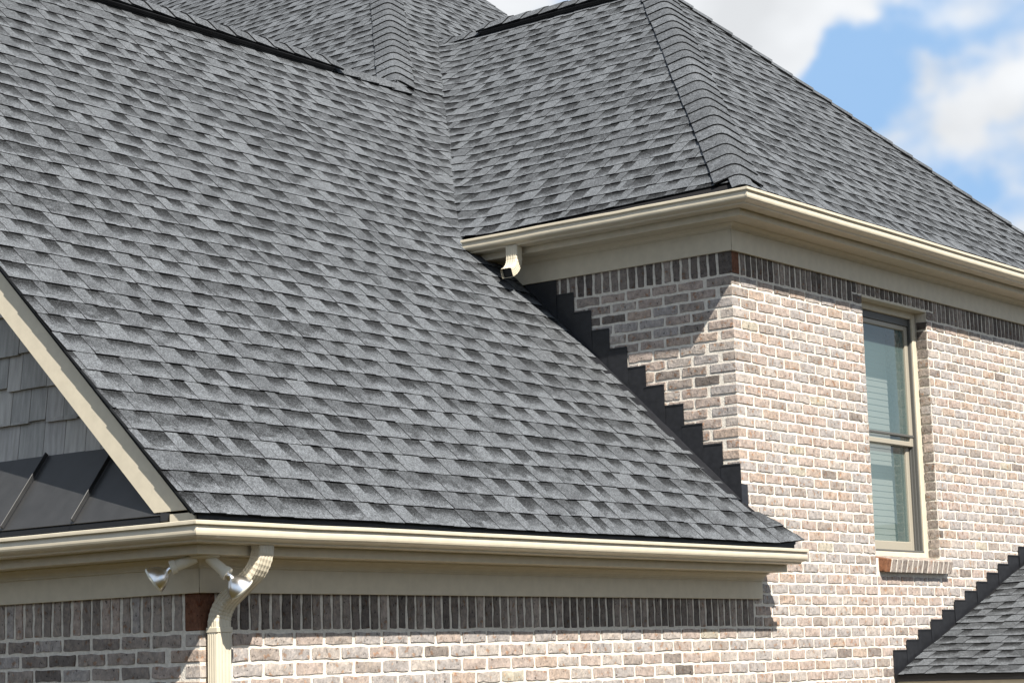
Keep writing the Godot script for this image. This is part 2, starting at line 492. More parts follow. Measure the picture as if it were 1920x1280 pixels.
func build_roofs():
	var nA := Vector3(0, 1, SA).normalized()
	var vA := Vector3(0, SA, -1).normalized()
	var oA := Vector3(0, roof_a(0.288), 0.288)
	var lA := Vector2(SA, 1).length()
	var nT := Vector3(-ST, 1, 0).normalized()
	var vT := Vector3(1, ST, 0).normalized()
	var yT := func(x: float) -> float: return 2.538 + ST * (x - 4.117)
	var nE := Vector3(0, 1, 1).normalized()
	var vE := Vector3(0, 1, -1).normalized()
	var valley := func(x: float) -> Vector3:
		var y: float = yT.call(x)
		return Vector3(x, y, (A0 - y) / SA)
	var apex := Vector3(7.227, 5.15, -2.33)
	var back := Vector3(7.227, 5.15, (A0 - 5.15) / SA)
	var hip0 := Vector3(4.135, yT.call(4.135), 0.267)
	var ridge_y := 4.255
	var ridge_z := (A0 - ridge_y) / SA
	var hipM := Vector3(5.62, 4.28, (A0 - 4.28) / SA)
	var topM := Vector3(8.95, 7.21, (A0 - 7.21) / SA)
	var rh0 := Vector3(9.53, 6.185, (A0 - 6.185) / SA)
	var rh1 := Vector3(9.437, 6.335, (A0 - 6.335) / SA)

	# slope A: front slope of the gabled wing
	var A := node(house, "roof_slope", "long grey shingled front slope of the gabled wing")
	var vr := (ridge_y - oA.y) / (SA / lA)
	var bA := func(v0: float, v1: float) -> Array:
		var z: float = 0.288 - (v0 + v1) * 0.5 / lA
		var r := [Vector3(-1, 0, 0.302), Vector3(0, 1, vr)]
		if z > 0.06: r.append(half(oA, Vector3.RIGHT, vA, Vector3(4.40, roof_a(0.05), 0.05), Vector3(4.55, roof_a(0.288), 0.288), Vector3(0, roof_a(0.1), 0.1)))
		elif z > -1.87: r.append(Vector3(1, 0, 4.338 + rng.randf_range(-0.014, 0.010)))
		else: r.append(half(oA, Vector3.RIGHT, vA, valley.call(4.117) + Vector3(0.012, 0, 0), valley.call(7.0) + Vector3(0.012, 0, 0), Vector3(0, roof_a(-2), -2)))
		return r
	var valley_lift := func(s: float, v: float) -> float:
		var y: float = oA.y + v * SA / lA
		return 0.016 * smoothstep(0.22, 0.0, 4.117 + (y - 2.538) / ST - s) if y > 2.5 else 0.0
	var liftA := func(s: float, v: float) -> float:      # sheathing flares up where the eave runs past the brick corner
		return 0.035 * smoothstep(4.25, 4.55, s) * smoothstep(0.45, 0.1, v) + (0.0035 * sin(s * 2.3 + v * 1.7) - 0.003) * smoothstep(-0.2, 0.5, s) + valley_lift.call(s, v)
	shingles(A, oA, Vector3.RIGHT, vA, Vector2i(0, int(vr / EXPO) + 1), Vector2(-0.31, 6.3), bA, 1.0, liftA)
	var P := func(x: float, z: float) -> Vector3: return Vector3(x, roof_a(z), z)
	deck(A, [P.call(-0.28, 0.262), P.call(4.50, 0.262), P.call(X1 + 0.02, -0.0), P.call(X1 + 0.02, -1.8), P.call(4.2, -1.92), valley.call(6.15), P.call(6.15, ridge_z), P.call(-0.28, ridge_z)], nA)
	# rear slope of the gabled wing (out of sight)
	var nR := Vector3(0, 1, -SA).normalized()
	var R := node(house, "roof_slope")
	deck(R, [Vector3(-0.28, ridge_y, ridge_z), Vector3(6.5, ridge_y, ridge_z), Vector3(6.5, ridge_y - SA * 3.9, ridge_z - 3.9), Vector3(-0.28, ridge_y - SA * 3.9, ridge_z - 3.9)], nR)

	# front slope of the main roof, above the gabled wing
	var F := node(house, "roof_slope", "front slope of the tall roof between hip and valley")
	var bF := func(v0: float, v1: float) -> Array:
		var y: float = oA.y + (v0 + v1) * 0.5 * SA / lA
		var r := [half(oA, Vector3.RIGHT, vA, hipM, topM, Vector3(9, 5, (A0 - 5) / SA)), Vector3(0, -1, -vr)]
		if y < 5.1: r.append(half(oA, Vector3.RIGHT, vA, valley.call(4.117) + Vector3(0.012, 0, 0), valley.call(7.0) + Vector3(0.012, 0, 0), Vector3(0, roof_a(-2), -2)))
		else: r.append(half(oA, Vector3.RIGHT, vA, rh0, rh1, Vector3(8, 6, (A0 - 6) / SA)))
		return r
	shingles(F, oA, Vector3.RIGHT, vA, Vector2i(int(vr / EXPO), int(vr / EXPO) + 24), Vector2(5.5, 10.3), bF, 1.0, valley_lift)
	deck(F, [hipM, valley.call(6.15), back], nA)
	deck(F, [hipM, back, rh0 + (rh0 - rh1) * 5.0, topM], nA)
	# side slope of the main roof, behind the ridge
	var sM := 0.88
	var nM := Vector3(-sM, 1, 0).normalized()
	var vM := Vector3(1, sM, 0).normalized()
	var oM := Vector3(4.9, 4.28 - sM * 0.72, 0)
	var SM := node(house, "roof_slope", "side slope of the tall roof rising behind the ridge vent")
	var bM := func(_v0: float, _v1: float) -> Array: return [half(oM, Vector3.BACK, vM, hipM, topM, Vector3(6, 5, -9))]
	shingles(SM, oM, Vector3.BACK, vM, Vector2i(0, 40), Vector2(-15.0, -3.5), bM, 0.0)
	deck(SM, [oM + Vector3(0, 0, -4.0), hipM, topM, topM + Vector3(0, 0, -8.5), oM + Vector3(0, 0, -15)], nM)

	# slope T: side slope of the hipped wing, slope E: its front slope
	var T := node(house, "roof_slope", "shingled side slope of the hipped wing above the short gutter")
	var oT := Vector3(4.135, yT.call(4.135), 0)
	var vt := (5.15 - oT.y) / vT.y
	var bT := func(_v0: float, _v1: float) -> Array:
		return [half(oT, Vector3.BACK, vT, hip0, apex, Vector3(5, 3, -1.5)), half(oT, Vector3.BACK, vT, valley.call(4.117) + Vector3(0, 0, -0.03), valley.call(7.0) + Vector3(0, 0, -0.03), Vector3(5, 3, -1.5)), Vector3(0, 1, vt), half(oT, Vector3.BACK, vT, Vector3(4.145, yT.call(4.145), -1.9), Vector3(4.215, yT.call(4.215), 0.2), Vector3(5, 3, -1.5))]
	var liftT := func(s: float, v: float) -> float:      # woven valley: courses curl up as they cross into it
		var zv: float = (A0 - (oT.y + v * vT.y)) / SA
		return 0.020 * smoothstep(0.22, 0.0, s - zv)
	shingles(T, oT, Vector3.BACK, vT, Vector2i(0, int(vt / EXPO) + 1), Vector2(-4.8, 0.4), bT, 0.0, liftT)
	deck(T, [hip0, apex, back, valley.call(4.135)], nT)
	var E := node(house, "roof_slope", "front slope of the hipped wing above the window wall")
	var oE := Vector3(0, 2.82 - 0.25, 0.25)
	var corner := Vector3(9.9, 2.53, 0.29)
	var bE := func(_v0: float, _v1: float) -> Array:
		return [half(oE, Vector3.RIGHT, vE, hip0, apex, Vector3(7, 3, -0.5)), half(oE, Vector3.RIGHT, vE, corner, apex, Vector3(7, 3, -0.5))]
	shingles(E, oE, Vector3.RIGHT, vE, Vector2i(0, 28), Vector2(4.0, 9.95), bE, 0.0)
	deck(E, [hip0, corner, apex], nE)
	var nW := Vector3(0.98, 1, 0).normalized()
	var Wn := node(house, "roof_slope")
	deck(Wn, [corner, apex, back, Vector3(9.9, 2.53, -4.6)], nW)

	# ridges and hips
	var H1 := node(house, "hip_cap", "line of bent cap shingles on the wide hip above the brick corner")
	caps(H1, hip0 + Vector3(0, 0.004, 0), apex, nT, nE, 0.155, 0.192, 0.004, true)
	var H2 := node(house, "hip_cap", "cap shingles down the skyline hip")
	caps(H2, corner, apex, nE, nW, 0.15, 0.192, 0.004)
	var H3 := node(house, "hip_cap", "cap shingles on the hip behind the ridge end")
	caps(H3, hipM + Vector3(0.02, 0.0176, -0.0184), topM, nM, nA, 0.155, 0.192, 0.004)
	var H4 := node(house, "hip_cap")
	caps(H4, rh0 + (rh0 - rh1) * 4.0, rh0 + (rh1 - rh0) * 6.0, nA, Vector3(0.85, 0.5, 0).normalized(), 0.13, 0.192, 0.004)
	var G1 := node(house, "ridge", "ridge of the gabled wing with black vent strip under the caps")
	vent(G1, Vector3(-0.3, ridge_y, ridge_z), Vector3(4.74, ridge_y, ridge_z), nA, nR, 0.158, 0.044)
	caps(G1, Vector3(-0.3, ridge_y, ridge_z), Vector3(4.84, ridge_y, ridge_z), nA, nR, 0.150, 0.192, 0.044)
	caps(G1, Vector3(5.62, ridge_y, ridge_z), Vector3(4.80, ridge_y, ridge_z), nA, nR, 0.155, 0.192, 0.004)
	var G2 := node(house, "ridge", "short ridge of the hipped wing with black vent strip")
	vent(G2, Vector3(7.227, 5.15, -2.3), Vector3(7.227, 5.15, -4.05), nT, nW, 0.158, 0.05)
	caps(G2, Vector3(7.227, 5.15, -2.25), Vector3(7.227, 5.15, -4.07), nT, nW, 0.150, 0.192, 0.05)
	caps(G2, Vector3(7.227, 5.15, -4.03), Vector3(7.227, 5.15, back.z - 0.05), nT, nW, 0.155, 0.192, 0.006)

	# low roof against the window wall
	var sQ := 0.367
	var nQ := Vector3(-sQ, 1, 0).normalized()
	var vQ := Vector3(1, sQ, 0).normalized()
	var oQ := Vector3(6.14, -0.32, 0)
	var Q := node(house, "roof_slope", "low shingled roof against the window wall, under stepped flashing")
	var bQ := func(_v0: float, _v1: float) -> Array: return [Vector3(-1, 0, -0.035 + rng.randf_range(-0.01, 0.01))]
	var liftQ := func(s: float, v: float) -> float: return 0.004 * sin(s * 5.0 + v * 3.0)
	shingles(Q, oQ, Vector3.BACK, vQ, Vector2i(0, 24), Vector2(0.0, 2.2), bQ, 0.0, liftQ)
	deck(Q, [oQ + Vector3(0.02, 0.007, 0.0), oQ + Vector3(0.02, 0.007, 2.2), oQ + Vector3(3.3, 3.3 * sQ, 2.2), oQ + Vector3(3.3, 3.3 * sQ, 0.0)], nQ)
	var mb := MB.new()
	mb.box(Vector3(6.15, -0.36, 0.008), Vector3(6.17, -0.312, 2.2))
	put(house, "drip_edge", mb.mesh(), M.black)
	mb = MB.new()
	mb.box(Vector3(6.175, -0.52, 0.008), Vector3(6.20, -0.355, 2.2), 0.003)
	put(house, "fascia_board", mb.mesh(), M.trim)
	mb = MB.new()
	mb.box(Vector3(6.35, GROUND, 0.1), Vector3(9.3, -0.4, 2.0))
	put(house, "porch_core", mb.mesh(), M.mortar)

	# drip edges
	mb = MB.new()
	mb.slab([Vector3(-0.26, 0.40, 0.270), Vector3(4.50, 0.40, 0.270), Vector3(4.50, roof_a(0.270) - 0.004, 0.270), Vector3(-0.26, roof_a(0.270) - 0.004, 0.270)], Vector3(0, 0, -0.02))
	put(house, "drip_edge", mb.mesh(), M.black)
	mb = MB.new()
	mb.slab([Vector3(4.46, 0.44, 0.262), Vector3(4.53, 0.475, 0.262), Vector3(4.53, 0.505, 0.262), Vector3(4.46, 0.505, 0.262)], Vector3(0, 0, -0.2))
	put(house, "drip_edge", mb.mesh(), M.black)
	mb = MB.new()
	mb.slab([Vector3(4.15, 2.46, -1.86), Vector3(4.15, 2.46, 0.235), Vector3(4.15, 2.562, 0.235), Vector3(4.15, 2.562, -1.86)], Vector3(0.02, 0, 0))
	put(house, "drip_edge", mb.mesh(), M.black)
	mb = MB.new()
	mb.slab([Vector3(4.15, 2.46, 0.237), Vector3(9.8, 2.46, 0.237), Vector3(9.8, 2.575, 0.237), Vector3(4.15, 2.575, 0.237)], Vector3(0, 0, -0.02))
	put(house, "drip_edge", mb.mesh(), M.black)

# ------------------------------------------------------------------ bricks
var brick_cache := {}
var mass: MB

func brick_shape(L: float, H: float, variant: int, block := false) -> MB:
	var key := [int(round(L * 500)), int(round(H * 500)), variant, block]
	if brick_cache.has(key): return brick_cache[key]
	var r := RandomNumberGenerator.new()
	r.seed = hash(key)
	var mb := MB.new()
	if block:
		mb.chamfer(Transform3D(), Vector3(L / 2, H / 2, 0.046), 0.004, r, 0.0016)
		brick_cache[key] = mb
		return mb
	var ring := []
	var nx := 5
	var hx := L / 2
	var hy := H / 2
	if L < 0.1: nx = 3
	var j := 0.0036
	for k in nx: ring.append(Vector2(lerpf(-hx + 0.003, hx - 0.003, float(k) / (nx - 1)), -hy + r.randf_range(-j, j)))
	ring.append(Vector2(hx + r.randf_range(-j, j), -hy + 0.004)); ring.append(Vector2(hx + r.randf_range(-j, j), hy - 0.004))
	for k in nx: ring.append(Vector2(lerpf(hx - 0.003, -hx + 0.003, float(k) / (nx - 1)), hy + r.randf_range(-j, j)))
	ring.append(Vector2(-hx + r.randf_range(-j, j), hy - 0.004)); ring.append(Vector2(-hx + r.randf_range(-j, j), -hy + 0.004))
	var F := []
	var B := []
	for p in ring:
		var s := 1.0 - 0.0028 / maxf(p.length(), 0.01)
		F.append(Vector3(p.x * s, p.y - signf(p.y) * 0.0022, r.randf_range(-0.0012, 0.0008)))
		B.append(Vector3(p.x, p.y, -0.012))
	var c := Vector3(0, 0, r.randf_range(0, 0.0015))
	for k in ring.size():
		var q := (k + 1) % ring.size()
		mb.tri(c, F[k], F[q])
		mb.quad(F[k], B[k], B[q], F[q])
	brick_cache[key] = mb
	return mb

func pick(tones: Array) -> int:
	var k := rng.randf()
	for q in tones:
		k -= q[1]
		if k <= 0: return q[0]
	return tones[0][0]

# a brick centred at c on the wall with directions u (along) and n (out)
func brick(wall: Node3D, c: Vector3, u: Vector3, n: Vector3, L: float, H: float, tone: int, single: bool, block := false, tall := false):
	if L < 0.012: return
	var x := Transform3D(Basis(u, Vector3.UP, n), c)
	x = x.rotated_local(Vector3(0, 0, 1), rng.randf_range(-0.006, 0.006))
	x.origin += n * rng.randf_range(-0.0012, 0.0012)
	if tall: x = x.rotated_local(Vector3(0, 0, 1), PI / 2)
	var s := brick_shape(L, H, rng.randi() % 9, block)
	if block: x.origin -= n * 0.046
	if single:
		var key := "m%d" % s.get_instance_id()
		if not brick_cache.has(key): brick_cache[key] = s.mesh()
		var o := put(wall, "brick", brick_cache[key], M.bricks[tone])
		o.transform = x
	else:
		var base: Color = M.bricks[tone].albedo_color
		mass.add(s, x, base.srgb_to_linear())

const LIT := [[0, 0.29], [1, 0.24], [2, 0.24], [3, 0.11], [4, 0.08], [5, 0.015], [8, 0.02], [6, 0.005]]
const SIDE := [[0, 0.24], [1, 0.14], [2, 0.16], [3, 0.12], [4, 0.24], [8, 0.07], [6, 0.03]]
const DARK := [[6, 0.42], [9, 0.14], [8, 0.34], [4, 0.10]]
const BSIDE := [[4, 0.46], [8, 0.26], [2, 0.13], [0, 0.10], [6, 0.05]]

# rows of running bond between a and b (positions along the wall); first = first brick shape per row parity
func rows(wall: Node3D, at: Callable, u: Vector3, n: Vector3, a: float, b: float, k0: int, k1: int, origin: float, tones: Array, single: Callable, keep: Callable):
	for k in range(k0, k1):
		var y := 2.105 - (k + 0.5) * PITCH - 0.001
		var s := origin + (0.0 if k % 2 == 0 else 0.097)
		s -= ceil((s - a) / 0.194) * 0.194
		s += rng.randf_range(-0.006, 0.006)
		while s < b:
			var l := maxf(s, a)
			var r := minf(s + 0.178, b)
			if r - l > 0.035 and keep.call((l + r) / 2, y):
				brick(wall, at.call((l + r) / 2, y), u, n, r - l, 0.0528 + rng.randf_range(-0.0018, 0.0018), pick(tones), single.call((l + r) / 2, y))
			s += 0.194

func soldiers(wall: Node3D, at: Callable, u: Vector3, n: Vector3, a: float, b: float, y0: float, h: float, tones: Array):
	var w := 0.0655
	var k := int(round((b - a) / w))
	var step := (b - a) / k
	for i in k:
		brick(wall, at.call(a + (i + 0.5) * step, y0 + h / 2), u, n, h, step - 0.0155, pick(tones), true, false, true)

func build_walls():
	var fz := func(s: float, y: float) -> Vector3: return Vector3(s, y, 0)
	var sx := func(s: float, y: float) -> Vector3: return Vector3(X1, y, s)
	var bx := func(s: float, y: float) -> Vector3: return Vector3(0, y, s)
	var yes := func(_s: float, _y: float) -> bool: return true

	# mortar bodies
	var core := node(house, "wall_body")
	for q in [[Vector3(0.0045, GROUND, -7.4), Vector3(9.7, 0.355, -0.0045)], [Vector3(0.05, 0.355, -7.3), Vector3(X1 + 0.1, 0.44, -0.05)], [Vector3(X1 + 0.0045, 0.355, -4.6), Vector3(6.0, 2.5, -0.0045)], [Vector3(6.925, 0.355, -4.6), Vector3(9.7, 2.5, -0.0045)],
			[Vector3(6.0, 2.168, -4.6), Vector3(6.925, 2.5, -0.0045)], [Vector3(6.0, 0.355, -4.6), Vector3(6.925, 0.44, -0.0045)]]:
		var mb := MB.new()
		mb.box(q[0], q[1])
		put(core, "mortar_bed", mb.mesh(), M.mortar)
	var mb2 := MB.new()
	mb2.box(Vector3(6.0, 0.44, -4.6), Vector3(6.925, 2.168, -0.9))
	put(core, "room_wall", mb2.mesh(), M.room)

	# front wall of the hipped wing (with the window) and its left jamb column of corner blocks
	var FW := node(house, "brick_wall", "sunlit pale brick wall around the tall window")
	mass = MB.new()
	var is_near := func(s: float, _y: float) -> bool: return s < 5.98
	var win := func(s: float, y: float) -> bool:
		if s > 5.998 and s < 6.925 and y > 0.36: return false
		if s > 5.998 and s < 6.99 and y > 0.36 and y < 0.455: return false
		return true
	for k in 32:
		var y := 2.105 - (k + 0.5) * PITCH - 0.001
		var a := X1 + 0.102 if k % 2 == 0 else X1 + 0.0      # alternate rows show the end of a side-wall block
		var og := X1 + (0.102 if k % 2 == 0 else 0.097)
		if k % 2 == 1: a = X1 + 0.194
		if y < 0.30: a = 4.47
		var tn := LIT
		# left of the window, and right of it
		rows(FW, fz, Vector3.RIGHT, Vector3.BACK, a, 5.998, k, k + 1, og, tn, is_near, win)
		var wide := y < 0.36
		if wide: rows(FW, fz, Vector3.RIGHT, Vector3.BACK, 6.008, 6.92, k, k + 1, X1 + 0.102, tn, is_near, win)
		rows(FW, fz, Vector3.RIGHT, Vector3.BACK, 6.928 if not (y > 0.36 and y < 0.455) else 7.0, 9.0, k, k + 1, X1 + (0.102 if k % 2 == 0 else 0.097), tn, is_near, win)
	var AW := node(house, "brick_wall", "sunlit brick wall below the long gutter")
	var first := func(s: float, _y: float) -> bool: return s < 4.9
	for k in range(32, 41):
		if k % 2 == 0:
			brick(AW, Vector3(0.092, 2.105 - (k + 0.5) * PITCH - 0.001, 0), Vector3.RIGHT, Vector3.BACK, 0.180, 0.0530, pick(LIT), true, true)
			rows(AW, fz, Vector3.RIGHT, Vector3.BACK, 0.196, 8.2, k, k + 1, 0.0, LIT, first, yes)
		else:
			rows(AW, fz, Vector3.RIGHT, Vector3.BACK, 0.104, 8.2, k, k + 1, 0.0065, LIT, first, yes)
	put(FW, "bricks", mass.mesh(true), M.brick_mass, "", "stuff")
	# jamb returns beside the window
	for k in range(0, 26):
		var y := 2.105 - (k + 0.5) * PITCH - 0.001
		if y < 0.44: continue
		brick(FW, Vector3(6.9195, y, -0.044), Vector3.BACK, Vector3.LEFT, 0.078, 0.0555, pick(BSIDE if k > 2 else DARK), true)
	var SF := node(house, "soldier_course", "dark upright bricks under the frieze above the window")
	soldiers(SF, fz, Vector3.RIGHT, Vector3.BACK, X1 + 0.102, 5.87, 2.112, 0.182, DARK)
	soldiers(SF, fz, Vector3.RIGHT, Vector3.BACK, 7.035, 9.3, 2.112, 0.182, DARK)
	soldiers(SF, fz, Vector3.RIGHT, Vector3.BACK, 5.87, 7.035, 2.178, 0.12, DARK)
	brick(FW, Vector3(5.935, 2.140, 0), Vector3.RIGHT, Vector3.BACK, 0.118, 0.056, 6, true)
	brick(FW, Vector3(6.98, 2.140, 0), Vector3.RIGHT, Vector3.BACK, 0.104, 0.056, 8, true)

	# side wall of the hipped wing, above the roof
	var SW := node(house, "brick_wall", "brick side wall half shaded by the eave above the roof")
	var above := func(s: float, y: float) -> bool: return y > roof_a(s) - 0.08
	for k in 24:
		var y := 2.105 - (k + 0.5) * PITCH - 0.001
		if k % 2 == 0:
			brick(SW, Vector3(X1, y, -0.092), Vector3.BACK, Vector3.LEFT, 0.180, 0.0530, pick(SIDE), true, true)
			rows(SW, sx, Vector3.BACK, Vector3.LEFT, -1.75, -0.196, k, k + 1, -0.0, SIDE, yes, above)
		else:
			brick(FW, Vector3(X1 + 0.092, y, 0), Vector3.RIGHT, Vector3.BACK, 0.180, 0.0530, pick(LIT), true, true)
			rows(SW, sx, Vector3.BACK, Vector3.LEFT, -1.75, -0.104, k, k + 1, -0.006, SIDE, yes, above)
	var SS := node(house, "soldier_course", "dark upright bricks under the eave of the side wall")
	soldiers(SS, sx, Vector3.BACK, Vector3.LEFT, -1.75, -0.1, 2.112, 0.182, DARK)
	brick(SW, Vector3(X1, 2.203, -0.046), Vector3.BACK, Vector3.LEFT, 0.092, 0.182, 9, true, true)
	var cb := brick_shape(0.088, 0.182, 1, true)
	var cx := put(FW, "brick", cb.mesh(), M.bricks[7], "reddish brown soldier brick at the corner")
	cx.transform = Transform3D(Basis(), Vector3(X1 + 0.0475, 2.203, -0.0445))

	# front wall of the gabled wing
	var SA_ := node(house, "soldier_course", "dark upright bricks below the long gutter")
	soldiers(SA_, fz, Vector3.RIGHT, Vector3.BACK, 0.102, 4.46, 0.006, 0.182, DARK)
	# side wall of the gabled wing
	var BW := node(house, "brick_wall", "shaded brick wall below the floodlight and metal roof")
	for k in range(32, 41):
		if k % 2 == 1:
			brick(BW, Vector3(0, 2.105 - (k + 0.5) * PITCH - 0.001, -0.092), Vector3.BACK, Vector3.LEFT, 0.180, 0.0530, pick(SIDE), true, true)
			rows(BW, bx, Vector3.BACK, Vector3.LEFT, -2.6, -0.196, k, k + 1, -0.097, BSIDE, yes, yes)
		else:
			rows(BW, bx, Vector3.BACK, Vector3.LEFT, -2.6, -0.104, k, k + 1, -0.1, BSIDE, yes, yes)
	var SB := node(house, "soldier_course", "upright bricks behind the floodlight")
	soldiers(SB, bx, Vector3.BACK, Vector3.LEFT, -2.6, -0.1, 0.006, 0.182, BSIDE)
	var c2 := put(BW, "brick", brick_shape(0.092, 0.182, 2, true).mesh(), M.bricks[7], "rust brown soldier brick at the wall corner")
	c2.transform = Transform3D(Basis(Vector3.BACK, Vector3.UP, Vector3.LEFT), Vector3(0.046, 0.097, -0.0465))

# ------------------------------------------------------------------ cornices and gutters
# profile points (out, height) swept through sections [origin, out direction]
func sweep(mb: MB, prof: Array, secs: Array, close := true):
	for s in secs.size() - 1:
		for k in prof.size() - 1:
			var p := []
			for q in [[s, k], [s + 1, k], [s + 1, k + 1], [s, k + 1]]:
				var sec: Array = secs[q[0]]
				var pt: Vector2 = prof[q[1]]
				p.append(sec[0] + sec[1] * pt.x + Vector3.UP * pt.y)
			mb.quad(p[0], p[1], p[2], p[3])
	if close:
		for s in [0, secs.size() - 1]:
			var f := []
			for pt in prof: f.append(secs[s][0] + secs[s][1] * pt.x + Vector3.UP * pt.y)
			var tris := Geometry2D.triangulate_polygon(PackedVector2Array(prof))
			for k in range(0, tris.size(), 3):
				if s == 0: mb.tri(f[tris[k]], f[tris[k + 2]], f[tris[k + 1]])
				else: mb.tri(f[tris[k]], f[tris[k + 1]], f[tris[k + 2]])

func gutter_profile(y: float) -> Array:       # ogee gutter, front face from bottom to rim; y is the rim
	var q := []
	for p in [[0.203, 0.0], [0.203, -0.083], [0.284, -0.083], [0.2885, -0.0815], [0.2895, -0.0765], [0.2905, -0.0735], [0.302, -0.0705], [0.316, -0.0675], [0.3265, -0.0630], [0.3320, -0.0575], [0.3345, -0.050], [0.3352, -0.041], [0.3343, -0.033], [0.3325, -0.0265], [0.3315, -0.0225], [0.3325, -0.0190], [0.337, -0.0165], [0.3435, -0.0155], [0.3455, -0.0145], [0.346, -0.008], [0.346, -0.001], [0.3445, 0.001], [0.334, 0.001], [0.334, -0.006]]:
		q.append(Vector2(p[0], p[1] + y))
	return q

func inner(prof: Array, t: float) -> Array:   # closed thin-walled version
	var q := prof.duplicate()
	for i in range(prof.size() - 1, -1, -1):
		var a: Vector2 = prof[maxi(i - 1, 0)]
		var b: Vector2 = prof[mini(i + 1, prof.size() - 1)]
		var d := (b - a).normalized()
		q.append(prof[i] + Vector2(-d.y, d.x) * t)
	q.append(prof[0])
	return q

func cornice(lower: bool):
	var y0 := 0.163 if lower else 2.245      # bottom of the frieze
	var y1 := 0.268 if lower else 2.376      # top of the frieze
	var y2 := 0.313 if lower else 2.406      # soffit
	var y3 := 0.438 if lower else 2.530      # rim of the gutter
	var corner := Vector3.ZERO if lower else Vector3(X1, 0, 0)
	var zb := -3.2 if lower else -1.80
	var xe := 4.53 if lower else 9.75
	var secB := [[corner + Vector3(0, 0, zb), Vector3.LEFT], [corner, Vector3(-1, 0, 1)]]
	var secA := [[corner, Vector3(-1, 0, 1)], [Vector3(xe, 0, 0), Vector3.BACK]]
	var frieze := [Vector2(0.004, y0), Vector2(0.020, y0), Vector2(0.022, y0 + 0.002), Vector2(0.022, y1 + 0.01), Vector2(0.004, y1 + 0.01), Vector2(0.004, y0)]
	var h := y2 - y1
	var crown := [Vector2(0.0225, y1), Vector2(0.030, y1), Vector2(0.032, y1 + 0.004), Vector2(0.031, y1 + h * 0.2), Vector2(0.034, y1 + h * 0.22), Vector2(0.038, y1 + h * 0.45), Vector2(0.048, y1 + h * 0.68), Vector2(0.062, y1 + h * 0.82), Vector2(0.072, y1 + h * 0.86), Vector2(0.074, y1 + h * 0.98), Vector2(0.0225, y1 + h * 0.99), Vector2(0.0225, y1)]
	var box := [Vector2(0.002, y2), Vector2(0.194, y2), Vector2(0.196, y2 + 0.002), Vector2(0.196, y3 + 0.01), Vector2(0.176, y3 + 0.01), Vector2(0.176, y2 + 0.014), Vector2(0.002, y2 + 0.014), Vector2(0.002, y2)]
	var gut := inner(gutter_profile(y3), 0.0025)
	for q in [["frieze_board", frieze, M.trim], ["crown_moulding", crown, M.trim], ["fascia_board", box, M.trim], ["gutter", gut, M.gutter]]:
		for s in [secB, secA]:
			var secs: Array = s.duplicate(true)
			if q[0] == "frieze_board":      # hairline open joint at the corner
				var i := 1 if s == secB else 0
				secs[i][0] += Vector3(0, 0, -0.0015) if s == secB else Vector3(0.0015, 0, 0)
			if q[0] == "gutter" and s == secB and not lower: secs[0][0].z = -1.815
			if q[0] == "gutter" and s == secA and lower: secs[1][0].x = 4.535
			if q[0] == "gutter":            # sheet metal is never dead straight
				var fine := [secs[0]]
				for j in range(1, 14):
					var f := j / 14.0
					var o0: Vector3 = secs[0][0] + secs[0][1] * 0.345
					var o1: Vector3 = secs[1][0] + secs[1][1] * 0.345
					var od := Vector3.LEFT if s == secB else Vector3.BACK
					fine.append([o0.lerp(o1, f) - od * (0.345 + rng.randf_range(-0.0012, 0.0012)) + Vector3(0, rng.randf_range(-0.0014, 0.0014), 0), od])
				fine.append(secs[1])
				secs = fine
			var mb := MB.new()
			sweep(mb, q[1], secs)
			var o := put(house, q[0], mb.mesh(), q[2])
			if q[0] == "gutter":
				o.set_meta("label", ("shaded cream gutter below the metal roof" if s == secB else "long sunlit cream gutter with an open right end") if lower else ("short cream gutter running into the roof valley" if s == secB else "cream gutter above the window wall"))
	# gutter mitre strip
	var mb := MB.new()
	for side in 2:
		var o := 0.3475
		var g: Array = gutter_profile(y3)
		for k in range(2, 21):
			var a: Vector2 = g[k] + Vector2(0.0012, 0)
			var b: Vector2 = g[k + 1] + Vector2(0.0012, 0)
			var pa := corner + Vector3(-a.x, a.y, a.x)
			var pb := corner + Vector3(-b.x, b.y, b.x)
			var d := Vector3(0, 0, -0.012) if side == 0 else Vector3(0.012, 0, 0)
			if side == 0: mb.quad(pa + d, pa, pb, pb + d)
			else: mb.quad(pa, pa + d, pb + d, pb)
	put(house, "gutter_corner_strip", mb.mesh(), M.gutter)

